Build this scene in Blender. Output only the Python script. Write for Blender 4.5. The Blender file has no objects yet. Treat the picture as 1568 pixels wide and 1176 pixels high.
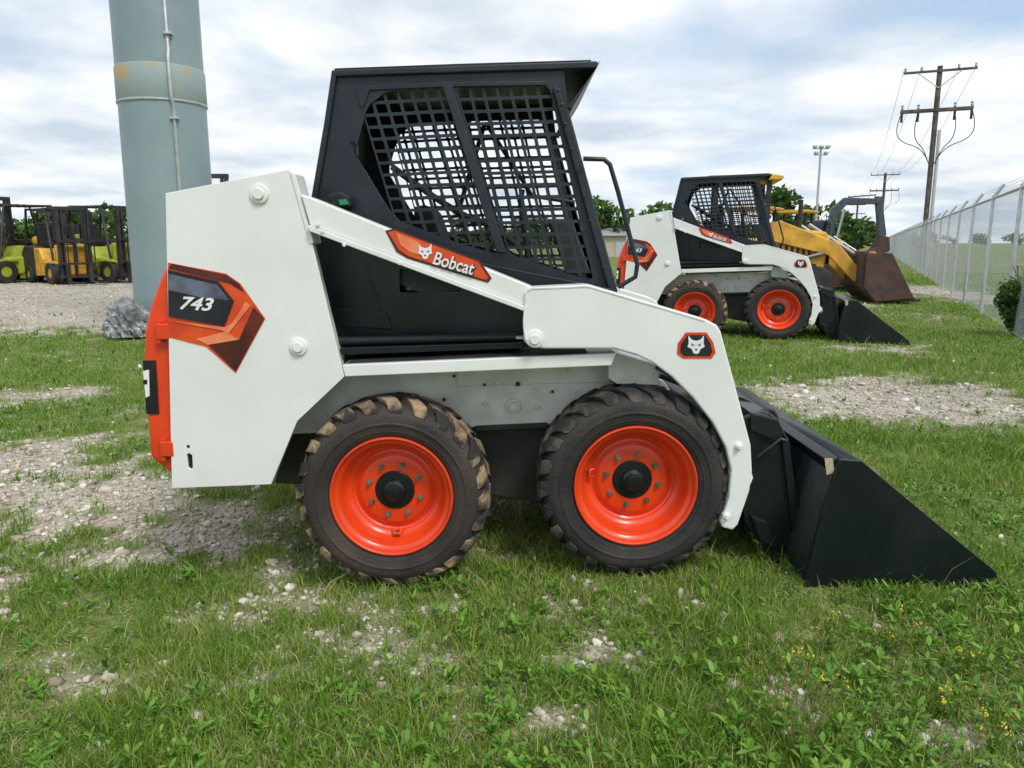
import bpy, bmesh, math, random
import numpy as np
from mathutils import Vector, Matrix
from mathutils.geometry import tessellate_polygon
random.seed(7); RNG=np.random.default_rng(11)
scene=bpy.context.scene
TH=math.radians(10.39); H=1.32; F=1178.0
CT,ST=math.cos(TH),math.sin(TH)
# ---- survey helpers: measured elevation drawing -> metres on a real vertical plane / on the ground
def S(px,py,D):
    u=(px-784)/F; v=(588-py)/F
    y=CT+v*ST; z=-ST+v*CT; t=D/y
    return (u*t, D, H+z*t)
def G(px,py):
    u=(px-784)/F; v=(588-py)/F
    y=CT+v*ST; z=-ST+v*CT; t=-H/z
    return (u*t, y*t)
def vnoise(x,y,seed=0):
    xi=np.floor(x).astype(np.int64); yi=np.floor(y).astype(np.int64)
    xf=x-xi; yf=y-yi
    def h(a,b):
        n=(a*374761393+b*668265263+seed*1442695041)&0xffffffff
        n=((n^(n>>13))*1274126177)&0xffffffff
        n=n^(n>>16)
        return (n&0xffff)/65535.0
    u=xf*xf*(3-2*xf); v=yf*yf*(3-2*yf)
    return (h(xi,yi)*(1-u)+h(xi+1,yi)*u)*(1-v)+(h(xi,yi+1)*(1-u)+h(xi+1,yi+1)*u)*v
def fbm(x,y,seed=0,o=4):
    s=0;a=.5;t=0
    for i in range(o):
        s=s+a*vnoise(x*2**i,y*2**i,seed+i*17); t+=a; a*=.5
    return s/t
def gz(x,y):
    x=np.asarray(x,dtype=float); y=np.asarray(y,dtype=float)
    near=np.exp(-((y-3)/3.2)**2)
    return (.045*np.clip((x-.484)/.957,-1.8,0)*near + .03*(fbm(x*1.1+50,y*1.1+50,5,3)-.5)*np.clip(1.4-y*.02,0,1)*1.2 - .006*near)
# ---------------- materials
def sep(c): return (c[0],c[1],c[2],1)
def pmat(name,col,col2=None,rough=.5,metal=0,scale=6,lo=.4,hi=.65,bump=0,bscale=60,coat=0,detail=5,rv=.1,spec=.5):
    m=bpy.data.materials.new(name); m.use_nodes=True; nt=m.node_tree; N=nt.nodes; L=nt.links
    b=N['Principled BSDF']
    tc=N.new('ShaderNodeTexCoord'); n=N.new('ShaderNodeTexNoise'); n.inputs['Scale'].default_value=scale; n.inputs['Detail'].default_value=detail
    L.new(tc.outputs['Object'],n.inputs['Vector'])
    r=N.new('ShaderNodeValToRGB'); r.color_ramp.elements[0].position=lo; r.color_ramp.elements[1].position=hi
    if col2 is None: col2=tuple(c*.86 for c in col)
    r.color_ramp.elements[0].color=sep(col); r.color_ramp.elements[1].color=sep(col2)
    L.new(n.outputs['Fac'],r.inputs['Fac']); L.new(r.outputs['Color'],b.inputs['Base Color'])
    mr=N.new('ShaderNodeMapRange'); mr.inputs['To Min'].default_value=max(0,rough-rv); mr.inputs['To Max'].default_value=min(1,rough+rv)
    L.new(n.outputs['Fac'],mr.inputs['Value']); L.new(mr.outputs['Result'],b.inputs['Roughness'])
    b.inputs['Metallic'].default_value=metal; b.inputs['Coat Weight'].default_value=coat; b.inputs['Coat Roughness'].default_value=.12
    b.inputs['Specular IOR Level'].default_value=spec
    if bump>0:
        n2=N.new('ShaderNodeTexNoise'); n2.inputs['Scale'].default_value=bscale; n2.inputs['Detail'].default_value=4
        L.new(tc.outputs['Object'],n2.inputs['Vector'])
        bp=N.new('ShaderNodeBump'); bp.inputs['Strength'].default_value=bump; bp.inputs['Distance'].default_value=.01
        L.new(n2.outputs['Fac'],bp.inputs['Height']); L.new(bp.outputs['Normal'],b.inputs['Normal'])
    return m
M_white=pmat('white_paint',(.81,.82,.80),(.75,.76,.735),.32,scale=3,bump=.07,bscale=12,coat=.25)
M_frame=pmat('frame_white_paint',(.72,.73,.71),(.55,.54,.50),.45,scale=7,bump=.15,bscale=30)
M_black=pmat('black_paint',(.006,.010,.011),(.011,.015,.017),.34,scale=4,bump=.1,bscale=16,coat=.1,spec=.35)
M_cab=pmat('cab_black_paint',(.010,.015,.022),(.020,.028,.037),.4,scale=5,bump=.1,bscale=20,coat=.1,spec=.4)
M_dark=pmat('dark_interior',(.010,.010,.011),(.016,.016,.016),.7)
M_red=pmat('orange_red_paint',(.80,.062,.010),(.66,.045,.008),.34,scale=5,bump=.06,bscale=25,coat=.3)
M_dec_o=pmat('decal_orange',(.74,.085,.015),(.60,.05,.012),.3,scale=9)
M_dec_d=pmat('decal_dark_red',(.06,.012,.010),(.13,.02,.012),.3,scale=9)
M_dec_l=pmat('decal_pale_orange',(.85,.27,.12),(.8,.16,.06),.3,scale=9)
M_dec_k=pmat('decal_black',(.012,.012,.018),(.02,.02,.03),.3)
M_dec_b=pmat('decal_steel_blue',(.14,.16,.22),(.05,.06,.09),.3,scale=14)
M_dec_w=pmat('decal_white',(.82,.82,.82),(.75,.75,.77),.4)
M_tyre=pmat('tyre_rubber',(.017,.018,.019),(.052,.042,.035),.68,scale=4,lo=.45,hi=.78,bump=.3,bscale=70)
M_tyre2=pmat('tyre_rubber_dusty',(.028,.023,.022),(.075,.055,.043),.75,scale=4,lo=.40,hi=.74,bump=.3,bscale=70)
M_lett=pmat('tyre_lettering',(.04,.038,.036),(.065,.055,.045),.7)
M_lug=pmat('tyre_lug_muddy',(.028,.026,.025),(.36,.255,.155),.9,scale=10,lo=.44,hi=.60,bump=1.0,bscale=45,detail=8)
M_lug2=pmat('tyre_lug_worn',(.024,.024,.024),(.13,.105,.08),.85,scale=12,lo=.47,hi=.70,bump=.9,bscale=45,detail=8)
M_steel=pmat('bolt_steel',(.35,.34,.30),(.18,.15,.11),.4,metal=.8,scale=30)
M_chrome=pmat('cylinder_rod',(.5,.5,.5),(.4,.4,.4),.2,metal=1)
M_galv=pmat('galvanised_steel',(.55,.57,.58),(.44,.46,.47),.5,metal=.4,scale=9)
M_wire=pmat('chain_link_wire',(.42,.44,.45),(.36,.38,.39),.55,metal=.3)
M_wood=pmat('weathered_wood_pole',(.08,.065,.055),(.16,.135,.115),.85,scale=4,bump=.4)
M_cond=pmat('conductor',(.05,.05,.05),None,.6)
M_lime=pmat('lime_green_paint',(.42,.47,.04),(.28,.33,.03),.45,scale=3)
M_yel=pmat('yellow_paint',(.74,.40,.04),(.48,.26,.04),.5,scale=4)
M_rust=pmat('rusty_steel',(.10,.05,.04),(.055,.038,.032),.85,scale=5,bump=.4)
M_blk2=pmat('machine_black',(.016,.016,.018),(.04,.036,.032),.6,scale=5)
M_slate=pmat('slate_blue_paint',(.06,.085,.11),(.035,.045,.06),.5)
M_orange=pmat('orange_paint',(.60,.15,.05),(.45,.10,.03),.5)
M_glass=pmat('dark_glass',(.02,.03,.035),(.03,.04,.05),.08)
M_beige=pmat('beige_siding',(.48,.43,.34),(.42,.37,.29),.8,scale=1)
M_roof=pmat('metal_roof',(.35,.36,.37),(.28,.29,.3),.5)
M_sticker=pmat('label_sticker',(.50,.42,.28),(.35,.28,.18),.7,scale=60)
M_green=pmat('green_knob',(.02,.25,.12),(.02,.2,.1),.4)
def tintmat(name,stops,rough=.6,trans=.3,bump=0,attr='tint'):
    m=bpy.data.materials.new(name); m.use_nodes=True; nt=m.node_tree; N=nt.nodes; L=nt.links
    b=N['Principled BSDF']; a=N.new('ShaderNodeAttribute'); a.attribute_name=attr
    r=N.new('ShaderNodeValToRGB'); cr=r.color_ramp
    while len(cr.elements)<len(stops): cr.elements.new(.5)
    for e,(p,c) in zip(cr.elements,stops): e.position=p; e.color=sep(c)
    L.new(a.outputs['Fac'],r.inputs['Fac']); L.new(r.outputs['Color'],b.inputs['Base Color'])
    b.inputs['Roughness'].default_value=rough; b.inputs['Specular IOR Level'].default_value=.3
    if trans>0:
        t=N.new('ShaderNodeBsdfTranslucent'); L.new(r.outputs['Color'],t.inputs['Color'])
        mx=N.new('ShaderNodeMixShader'); mx.inputs[0].default_value=trans
        L.new(b.outputs[0],mx.inputs[1]); L.new(t.outputs[0],mx.inputs[2]); L.new(mx.outputs[0],N['Material Output'].inputs['Surface'])
    if bump>0:
        tc=N.new('ShaderNodeTexCoord'); n2=N.new('ShaderNodeTexNoise'); n2.inputs['Scale'].default_value=90
        L.new(tc.outputs['Object'],n2.inputs['Vector']); bp=N.new('ShaderNodeBump'); bp.inputs['Strength'].default_value=bump; bp.inputs['Distance'].default_value=.01
        L.new(n2.outputs['Fac'],bp.inputs['Height']); L.new(bp.outputs['Normal'],b.inputs['Normal'])
    return m
M_grass=tintmat('grass_blades',[(0,(.070,.155,.012)),(.35,(.145,.275,.022)),(.7,(.24,.37,.045)),(.86,(.36,.37,.13)),(1,(.50,.43,.26))],.55,.25)
M_weed=tintmat('weed_leaves',[(0,(.07,.17,.02)),(.6,(.14,.30,.03)),(1,(.24,.39,.06))],.5,.2)
M_stone=tintmat('limestone_gravel',[(0,(.26,.21,.155)),(.35,(.44,.38,.30)),(.75,(.64,.58,.49)),(1,(.78,.75,.69))],.9,0,.5)
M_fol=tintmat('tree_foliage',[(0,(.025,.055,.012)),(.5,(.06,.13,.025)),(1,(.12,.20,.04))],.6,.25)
M_yfl=pmat('yellow_petals',(.75,.60,.03),(.7,.5,.02),.6)
M_stem=pmat('reddish_stem',(.20,.14,.06),(.24,.11,.07),.6,scale=20)
# ---------------- mesh helpers
def link(o,parent=None):
    scene.collection.objects.link(o)
    if parent: o.parent=parent
    return o
def empty(name,loc=(0,0,0),rot=0,scale=(1,1,1)):
    e=bpy.data.objects.new(name,None); e.location=loc; e.rotation_euler=(0,0,rot); e.scale=scale
    e.empty_display_size=.2
    return link(e)
def mk(name,V,Fs,mat,parent=None,bevel=0,smooth=False,seg=2):
    me=bpy.data.meshes.new(name); me.from_pydata([tuple(v) for v in V],[],[tuple(f) for f in Fs])
    bm=bmesh.new(); bm.from_mesh(me); bmesh.ops.recalc_face_normals(bm,faces=bm.faces); bm.to_mesh(me); bm.free()
    me.materials.append(mat)
    if smooth:
        for p in me.polygons: p.use_smooth=True
        try: me.set_sharp_from_angle(angle=math.radians(35))
        except Exception: pass
    o=bpy.data.objects.new(name,me); link(o,parent)
    if bevel>0:
        b=o.modifiers.new('b','BEVEL'); b.width=bevel; b.segments=seg; b.limit_method='ANGLE'; b.angle_limit=math.radians(40)
    return o
Y0=2.88
def plate(name,pts,D0,D1,mat,parent,holes=None,bevel=.003,off=0):
    P=[S(px,py,D0) for px,py in pts]; loops=[P]
    for h in (holes or []): loops.append([S(a,b,D0) for a,b in h])
    V=[];Fs=[];n=sum(len(l) for l in loops)
    for l in loops: V+=[(p[0],D0-Y0+off,p[2]) for p in l]
    V+=[(v[0],D1-Y0+off,v[2]) for v in V[:n]]
    if holes:
        tris=tessellate_polygon([[Vector((p[0],p[2],0)) for p in l] for l in loops])
        Fs+=[tuple(t) for t in tris]; Fs+=[tuple(i+n for i in t) for t in tris]
    else:
        Fs.append(tuple(range(n))); Fs.append(tuple(range(n,2*n))[::-1])
    s=0
    for l in loops:
        k=len(l)
        for i in range(k):
            a=s+i;b=s+(i+1)%k; Fs.append((a,b,b+n,a+n))
        s+=k
    return mk(name,V,Fs,mat,parent,bevel)
def rev(name,prof,cx,cy,cz,mat,parent,n=64,smooth=True,flip=1):
    V=[];Fs=[]
    for (r,y) in prof:
        for i in range(n):
            a=2*math.pi*i/n; V.append((cx+r*math.cos(a),cy+flip*y,cz+r*math.sin(a)))
    for j in range(len(prof)-1):
        for i in range(n):
            a=j*n+i;b=j*n+(i+1)%n; Fs.append((a,b,b+n,a+n))
    return mk(name,V,Fs,mat,parent,0,smooth)
def tube(name,pts,r,mat,parent,cyc=False,smooth=False):
    c=bpy.data.curves.new(name,'CURVE'); c.dimensions='3D'; c.bevel_depth=r; c.bevel_resolution=3; c.use_fill_caps=True
    s=c.splines.new('NURBS' if smooth else 'POLY'); s.points.add(len(pts)-1)
    for p,q in zip(s.points,pts): p.co=(q[0],q[1],q[2],1)
    if smooth: s.use_endpoint_u=True; s.order_u=3
    s.use_cyclic_u=cyc
    c.materials.append(mat); o=bpy.data.objects.new(name,c); return link(o,parent)
def boxes(name,L,mat,parent,bevel=.004):
    V=[];Fs=[]
    for (x0,x1,y0,y1,z0,z1) in L:
        s=len(V)
        V+=[(x0,y0,z0),(x1,y0,z0),(x1,y1,z0),(x0,y1,z0),(x0,y0,z1),(x1,y0,z1),(x1,y1,z1),(x0,y1,z1)]
        Fs+=[(s,s+1,s+2,s+3),(s+4,s+5,s+6,s+7),(s,s+1,s+5,s+4),(s+1,s+2,s+6,s+5),(s+2,s+3,s+7,s+6),(s+3,s,s+4,s+7)]
    return mk(name,V,Fs,mat,parent,bevel)
def prismX(name,poly,x0,x1,mat,parent,bevel=.01):
    n=len(poly); V=[(x0,a,b) for a,b in poly]+[(x1,a,b) for a,b in poly]
    Fs=[tuple(range(n)),tuple(range(n,2*n))]+[(i,(i+1)%n,(i+1)%n+n,i+n) for i in range(n)]
    return mk(name,V,Fs,mat,parent,bevel)
def prismY(name,poly,y0,y1,mat,parent,bevel=.01):
    n=len(poly); V=[(a,y0,b) for a,b in poly]+[(a,y1,b) for a,b in poly]
    Fs=[tuple(range(n)),tuple(range(n,2*n))]+[(i,(i+1)%n,(i+1)%n+n,i+n) for i in range(n)]
    return mk(name,V,Fs,mat,parent,bevel)
def L3(px,py,D): 
    p=S(px,py,D); return (p[0],D-Y0,p[2])
def text(name,s,px,py,D,size,mat,parent,ang=0,shear=0,ext=.0006,xs=1,bold=0):
    c=bpy.data.curves.new(name,'FONT'); c.body=s; c.size=size; c.shear=shear; c.extrude=ext; c.offset=bold
    c.align_x='CENTER'; c.align_y='CENTER'; c.materials.append(mat)
    o=bpy.data.objects.new(name,c); o.location=L3(px,py,D); o.rotation_euler=(math.pi/2,ang,0); o.scale=(xs,1,1)
    return link(o,parent)
def inpoly(x,y,P):
    c=False;n=len(P);j=n-1
    for i in range(n):
        if ((P[i][1]>y)!=(P[j][1]>y)) and (x<(P[j][0]-P[i][0])*(y-P[i][1])/(P[j][1]-P[i][1])+P[i][0]): c=not c
        j=i
    return c
def screen(name,quad,nu,nv,poly,D,mat,parent,off=0):
    TL,TR,BR,BL=quad; V=[];Fs=[]
    def bl(u,v):
        ax=TL[0]+(TR[0]-TL[0])*u; ay=TL[1]+(TR[1]-TL[1])*u
        bx=BL[0]+(BR[0]-BL[0])*u; by=BL[1]+(BR[1]-BL[1])*u
        return ax+(bx-ax)*v, ay+(by-ay)*v
    hw=.385;hh=.37;c=.07
    hole=[(-hw+c,-hh),(hw-c,-hh),(hw,-hh+c),(hw,hh-c),(hw-c,hh),(-hw+c,hh),(-hw,hh-c),(-hw,-hh+c)]
    out=[(-.5+c,-.5),(.5-c,-.5),(.5,-.5+c),(.5,.5-c),(.5-c,.5),(-.5+c,.5),(-.5,.5-c),(-.5,-.5+c)]
    cor=[(.5,-.5,1,2),(.5,.5,3,4),(-.5,.5,5,6),(-.5,-.5,7,0)]
    for i in range(nu):
        for j in range(nv):
            cx,cy=bl((i+.5)/nu,(j+.5)/nv)
            if not inpoly(cx,cy,poly): continue
            s=len(V)
            for (a,b) in hole+out: V.append(L3(*bl((i+.5+a)/nu,(j+.5+b)/nv),D))
            for (a,b,_,_) in cor: V.append(L3(*bl((i+.5+a)/nu,(j+.5+b)/nv),D))
            for k in range(8): Fs.append((s+k,s+(k+1)%8,s+8+(k+1)%8,s+8+k))
            for q,(a,b,k1,k2) in enumerate(cor): Fs.append((s+8+k1,s+16+q,s+8+k2))
    V=[(v[0],v[1]+off,v[2]) for v in V]
    me=bpy.data.meshes.new(name); me.from_pydata(V,[],Fs)
    bm=bmesh.new(); bm.from_mesh(me); bmesh.ops.remove_doubles(bm,verts=bm.verts,dist=.0008); bmesh.ops.recalc_face_normals(bm,faces=bm.faces); bm.to_mesh(me); bm.free()
    me.materials.append(mat); o=bpy.data.objects.new(name,me); link(o,parent)
    so=o.modifiers.new('s','SOLIDIFY'); so.thickness=.006
    return o
# ================= SKID STEER LOADER =================
R=empty('skid_steer_loader',(0,Y0,0))
def wheel(tag,cx,cz,y,flip,lugm,a0=0,tm=M_tyre):
    prof=[(.228,.035),(.240,.014),(.256,.006),(.262,.005),(.264,.001),(.268,.001),(.272,.000),(.290,-.004),(.293,-.008),(.299,-.008),(.302,-.005),(.322,-.005),(.338,.002),(.350,.014),(.360,.032),(.366,.06),(.368,.125),(.366,.19),(.360,.218),(.35,.236),(.33,.25),(.27,.25),(.228,.215)]
    rev('tyre_'+tag,prof,cx,y,cz,tm,R,96,True,flip)
    V=[];Fs=[];n=24
    sec=[(.340,-.001),(.352,.003),(.370,.011),(.382,.028),(.388,.058),(.388,.118),(.362,.122),(.350,.03)]
    for side in (0,1):
        for k in range(n):
            a=a0+2*math.pi*(k+(.5 if side else 0))/n+random.uniform(-.014,.014); w=2*math.pi/n*(.64+random.uniform(-.07,.07)); s=len(V)
            dr=random.uniform(-.006,.002)
            for e in (0,1):
                for (r,yy) in sec:
                    ang=a+e*w*(1 if r>.36 else .88)+yy*1.5+random.uniform(-.004,.004)
                    rr=r+(dr if r>.36 else 0)+random.uniform(-.0035,.002); y2=yy if side==0 else .25-yy
                    V.append((cx+rr*math.cos(ang),y+flip*y2,cz+rr*math.sin(ang)))
            m=len(sec); Fs.append(tuple(range(s,s+m))); Fs.append(tuple(range(s+m,s+2*m)))
            for i in range(m): Fs.append((s+i,s+(i+1)%m,s+(i+1)%m+m,s+i+m))
    mk('tread_lugs_'+tag,V,Fs,lugm,R,.006)
    if flip>0:
        for w_i,(word,ac) in enumerate((('10-16.5',2.3),('HEAVY DUTY',.75),('TUBELESS',-1.9))):
            for i,ch in enumerate(word):
                if ch==' ': continue
                a=ac-(i-len(word)/2)*.072+a0
                c=bpy.data.curves.new('sidewall_letter','FONT'); c.body=ch; c.size=.026; c.extrude=.001; c.align_x='CENTER'; c.align_y='CENTER'; c.materials.append(M_lett)
                o=bpy.data.objects.new('sidewall_letter_%s_%d_%d'%(tag,w_i,i),c); o.location=(cx+.312*math.cos(a),y-.0055,cz+.312*math.sin(a)); o.rotation_euler=(math.pi/2,math.pi/2-a,0); link(o,R)
    rp=[(.230,.040),(.238,.016),(.243,.006),(.241,.000),(.236,-.001),(.231,.004),(.226,.018),(.214,.024),(.209,.032),(.204,.055),(.196,.082),(.182,.098),(.173,.102),(.171,.112),(.164,.117),(.152,.114),(.142,.104),(.132,.101),(.079,.101)]
    rev('rim_'+tag,rp,cx,y,cz,M_red,R,80,True,flip)
    rev('rim_back_'+tag,[(.23,.04),(.225,.22),(.0,.2)],cx,y,cz,M_red,R,48,True,flip)
    rev('hub_'+tag,[(.0795,.103),(.0795,.097),(.076,.094),(.046,.092),(.043,.078),(.030,.071),(.028,.060),(.020,.058),(.0,.058)],cx,y,cz,M_black,R,48,True,flip)
    V=[];Fs=[]
    for k in range(8):
        a=a0+2*math.pi*(k+.5)/8; bx=cx+.107*math.cos(a); bz=cz+.107*math.sin(a)
        for (r,ya,yb,m) in ((.0125,.101,.0975,16),(.0095,.0975,.086,6),(.005,.086,.078,8)):
            s=len(V)
            for yy in (ya,yb):
                for i in range(m): V.append((bx+r*math.cos(6.283*i/m),y+flip*yy,bz+r*math.sin(6.283*i/m)))
            Fs.append(tuple(range(s+m,s+2*m)))
            for i in range(m): Fs.append((s+i,s+(i+1)%m,s+(i+1)%m+m,s+i+m))
    mk('wheel_nuts_'+tag,V,Fs,M_steel,R)
RX,RZ,FX,FZ=-.4726,.340,.484,.384
wheel('rear_near',RX,RZ,0,1,M_lug,.1,M_tyre2); wheel('front_near',FX,FZ,0,1,M_lug2,.2)
wheel('rear_far',RX,RZ,1.40,-1,M_lug2); wheel('front_far',FX,FZ,1.40,-1,M_lug2)
for nm,(cx,cz),a in (('valve_guard_rear',(RX,RZ),-1.53),('valve_guard_front',(FX,FZ),2.95)):
    x=cx+.178*math.cos(a); z=cz+.178*math.sin(a); c_,s_=math.cos(a),math.sin(a)
    tube(nm,[(x-.016*s_-.02*c_,.092,z+.016*c_-.02*s_),(x-.012*s_,.075,z+.012*c_),(x+.012*s_,.075,z-.012*c_),(x+.016*s_-.02*c_,.092,z-.016*c_-.02*s_)],.0055,M_red,R)
    boxes(nm+'_stem',[(x-.006,x+.006,.075,.1,z-.006,z+.006)],M_steel,R,.002)
# towers
tower=[(253,296),(443,259),(450,264),(469,340),(478,372),(527,577),(455,645),(415,742),(263,748)]
hole=[(286,696),(290,694),(294,697),(295,716),(292,719),(288,716)]
plate('upright_panel_near',tower,2.900,2.912,M_white,R,[hole],.0025)
plate('upright_box_near',[(258,300),(440,264),(466,352),(520,575),(449,642),(411,738),(268,742)],2.913,3.03,M_frame,R,None,.004)
plate('upright_slot_near',[(284,692),(298,692),(298,722),(284,722)],2.9125,2.9128,M_dec_k,R,None,0)
plate('upright_panel_far',tower,2.900,3.02,M_white,R,None,.004,off=1.26)
plate('hole_dot',[(286,682),(289,681),(291,684),(289,686),(286,685)],2.8985,2.8995,M_dec_k,R,None,0)
tg=[(256,405),(246,424),(232,462),(221,505),(220,550),(223,610),(230,700),(262,725),(300,725),(300,405)]
plate('tailgate',tg,2.93,4.14,M_red,R,None,.012)
plate('tailgate_grille',[(218.5,552),(238,552),(243,634),(224,634)],2.925,2.93,M_dec_k,R,None,0)
plate('tailgate_marking',[(219,568),(228,566),(229,606),(223,609)],2.9235,2.9245,M_dec_w,R,None,0)
plate('tailgate_marking_gap',[(219,582),(225,581),(225.5,588),(219.5,589)],2.922,2.923,M_dec_k,R,None,0)
for k,(a,b) in enumerate(((243,508),(250,688))):
    tube('tailgate_hinge_%d'%k,[L3(a,b-16,2.915),L3(a+1,b+16,2.915)],.013,M_red,R)
    boxes('tailgate_hinge_plate_%d'%k,[(L3(a,b,2.9)[0]-.012,L3(a,b,2.9)[0]+.04,.018,.05,L3(a,b,2.9)[2]-.03,L3(a,b,2.9)[2]+.03)],M_red,R)
plate('engine_hood',[(262,330),(455,300),(470,420),(520,560),(300,560),(262,420)],3.04,4.12,M_frame,R,None,.01)
def boss(name,px,py,D,r=.030,m=M_white):
    x,y,z=L3(px,py,D)
    rev(name,[(r*1.05,.02),(r*1.05,-.004),(r*.98,-.008),(r*.62,-.009),(r*.6,-.016),(r*.54,-.019),(.0,-.019)],x,y,z,m,R,28)
boss('pivot_boss_upper',397,297,2.898,.034); boss('pivot_boss_mid',457,531,2.898,.032)
# lift arm
beam=[(460,297),(478,303),(812,438),(830,450),(830,487),(803,469),(474,345)]
plate('lift_arm_beam_near',beam,2.884,3.00,M_white,R,None,.006)
plate('lift_arm_lower_rail_near',[(471,344),(806,470),(806,478),(473,354)],2.872,2.99,M_white,R,None,.003)
knee=[(803,448),(812,440),(896,436),(905,437),(1083,490),(1098,498),(1104,508),(1122,575),(1150,682),(1152,722),(1148,752),(1130,804),(1122,812),(1106,808),(1104,800),(1116,764),(1120,720),(1112,686),(1092,648),(1062,610),(1030,578),(1000,556),(975,544),(940,534),(836,534),(812,532),(802,522)]
plate('lift_arm_knee_near',knee,2.868,2.985,M_white,R,None,.007)
plate('lift_arm_weld_seam',[(806,445),(814,441.5),(896,438),(905,439),(1080,491),(1079,492.5),(904,441),(896,440),(815,443.5),(808,447)],2.866,2.8675,M_frame,R,None,0)
plate('lift_arm_beam_far',beam,2.884,2.98,M_white,R,None,.006,off=1.24)
plate('lift_arm_knee_far',knee,2.868,2.98,M_white,R,None,.007,off=1.24)
plate('lift_arm_rear_cap',[(443,262),(452,266),(480,372),(474,374)],2.895,3.02,M_white,R,None,.003)
boss('pivot_boss_arm',819,519,2.866,.032); boss('pivot_boss_case',786,621,3.138,.030,M_frame)
boss('pivot_boss_tilt',1131,683,2.866,.014); boss('pivot_boss_coupler',1112,790,2.866,.014)
for i,(a,b) in enumerate(((486,352),(494,362),(527,383),(612,411))): 
    x,y,z=L3(a,b-8,2.870); rev('rail_bolt_%d'%i,[(.007,.01),(.007,-.003),(0,-.005)],x,y,z,M_white,R,10)
tube('arm_grease_pipe',[L3(805,470,2.865),L3(800,498,2.86),L3(806,520,2.86)],.005,M_white,R,smooth=True)
# fender
plate('fender_lip',[(524,559),(944,541),(936,560),(528,577)],2.900,3.18,M_white,R,None,.004)
plate('fender_top_plate',[(530,556),(900,540),(900,543),(530,559)],2.93,3.17,M_blk2,R,None,.001)  # black plate laid on the white fender lip
plate('chain_case',[(440,665),(450,585),(527,575),(936,556),(1015,582),(1100,690),(1092,720),(1080,640),(730,654)],3.145,3.17,M_frame,R,None,.004)
plate('chain_case_step',[(700,566),(936,557),(936,585),(700,592)],3.135,3.146,M_frame,R,None,.003)
plate('chain_case_box',[(445,660),(455,592),(930,565),(1000,590),(1080,640),(1080,646)],3.172,4.05,M_frame,R,None,.004)
plate('belly_pan',[(440,664),(1095,641),(1085,765),(1000,800),(760,760),(500,745),(420,740)],3.22,4.0,M_blk2,R,None,.006)
plate('belly_edge',[(728,652),(838,647),(838,655),(728,660)],3.14,3.22,M_blk2,R,None,.002)
for i,(a,b,r) in enumerate(((742,589,.006),(758,587,.004),(770,586,.004),(793,588,.010),(869,566,.005),(905,562,.005),(695,576,.006),(742,618,.008),(822,624,.008),(846,600,.006),(975,560,.008),(938,577,.008),(680,612,.007),(883,600,.006))):
    x,y,z=L3(a,b,3.132)
    rev('case_bolt_%d'%i,[(r,.012),(r,-.004),(r*.8,-.006),(0,-.006)],x,y,z,M_frame if i%3 else M_dec_k,R,10)
plate('arch_front',[(930,536),(1000,556),(1008,566),(1010,590),(945,588),(932,580)],3.02,3.14,M_frame,R,None,.004)
tube('hydraulic_hose_a',[L3(1005,560,3.02),L3(1040,578,3.0),L3(1075,600,3.0),L3(1120,640,3.02),L3(1160,650,3.05)],.014,M_slate,R,smooth=True)
tube('hydraulic_hose_b',[L3(1010,575,3.05),L3(1050,588,3.04),L3(1090,615,3.04),L3(1150,690,3.05)],.012,M_blk2,R,smooth=True)
# cab lower black body
plate('cab_side_lower',[(474,350),(700,395),(945,444),(950,540),(880,545),(530,556),(490,420)],3.16,3.175,M_black,R,[[(612,412),(660,420),(703,428),(705,447),(612,448)]],.003)
plate('cab_side_inner',[(474,360),(940,450),(940,545),(530,556)],3.35,3.36,M_dark,R,None,0)
plate('engine_bits',[(620,418),(650,425),(690,430),(690,446),(620,446)],3.24,3.3,M_galv,R,None,.01)
plate('cab_panel_seam',[(560,400),(563,400),(600,548),(597,548)],3.152,3.16,M_black,R,None,.001)
plate('cab_panel_rib',[(510,470),(590,478),(600,505),(520,500)],3.148,3.16,M_black,R,None,.004)
tube('lift_cylinder',[L3(520,523,3.04),L3(790,516,3.04)],.020,M_black,R)
tube('lift_cylinder_rod',[L3(770,518,3.04),L3(815,518,3.04)],.012,M_chrome,R)
plate('lift_cylinder_shelf',[(520,533),(800,524),(800,534),(524,544)],3.0,3.15,M_black,R,None,.003)
# cab
DC=3.20
outer=[(508,108),(862,98),(870,165),(946,446),(700,470),(478,380),(477,300),(496,190)]
h1=[(588,142),(600,139),(681,134),(687,140),(763,384),(757,388),(700,372),(612,338),(596,322),(546,240),(545,225),(560,170),(566,160)]
h2=[(700,139),(706,134),(836,131),(842,137),(908,425),(902,430),(790,392),(776,384),(771,372)]
h3=[(535,217),(540,216),(547,224),(548,238),(541,236)]
plate('cab_side_near',outer,DC,DC+.012,M_cab,R,[h1,h2,h3],.002)
plate('cab_side_far',outer,DC,DC+.012,M_cab,R,[h1,h2],.002,off=.85)
p1=[(580,136),(690,130),(772,392),(700,378),(606,344),(590,326),(540,240),(554,162)]
p2=[(692,128),(848,126),(916,436),(780,400),(764,370)]
for sfx,of in (('near',0),('far',.83)):
    screen('cab_screen_rear_'+sfx,((546,141),(690,132),(770,392),(622,396)),7,14,p1,DC+.016,M_cab,R,off=of)
    screen('cab_screen_front_'+sfx,((698,134),(842,129),(912,434),(768,436)),7,16,p2,DC+.016,M_cab,R,off=of)
plate('cab_pillar_rib',[(677,131),(692,130),(775,388),(760,386)],DC-.02,DC-.001,M_cab,R,None,.004)
plate('cab_header_rib',[(545,137),(560,131),(680,126),(835,124),(838,130),(684,133),(566,138),(556,165),(550,162)],DC-.008,DC-.001,M_cab,R,None,.002)
plate('cab_front_post_near',[(850,128),(868,160),(946,446),(932,444),(846,135)],DC-.03,DC-.001,M_cab,R,None,.006)
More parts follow.
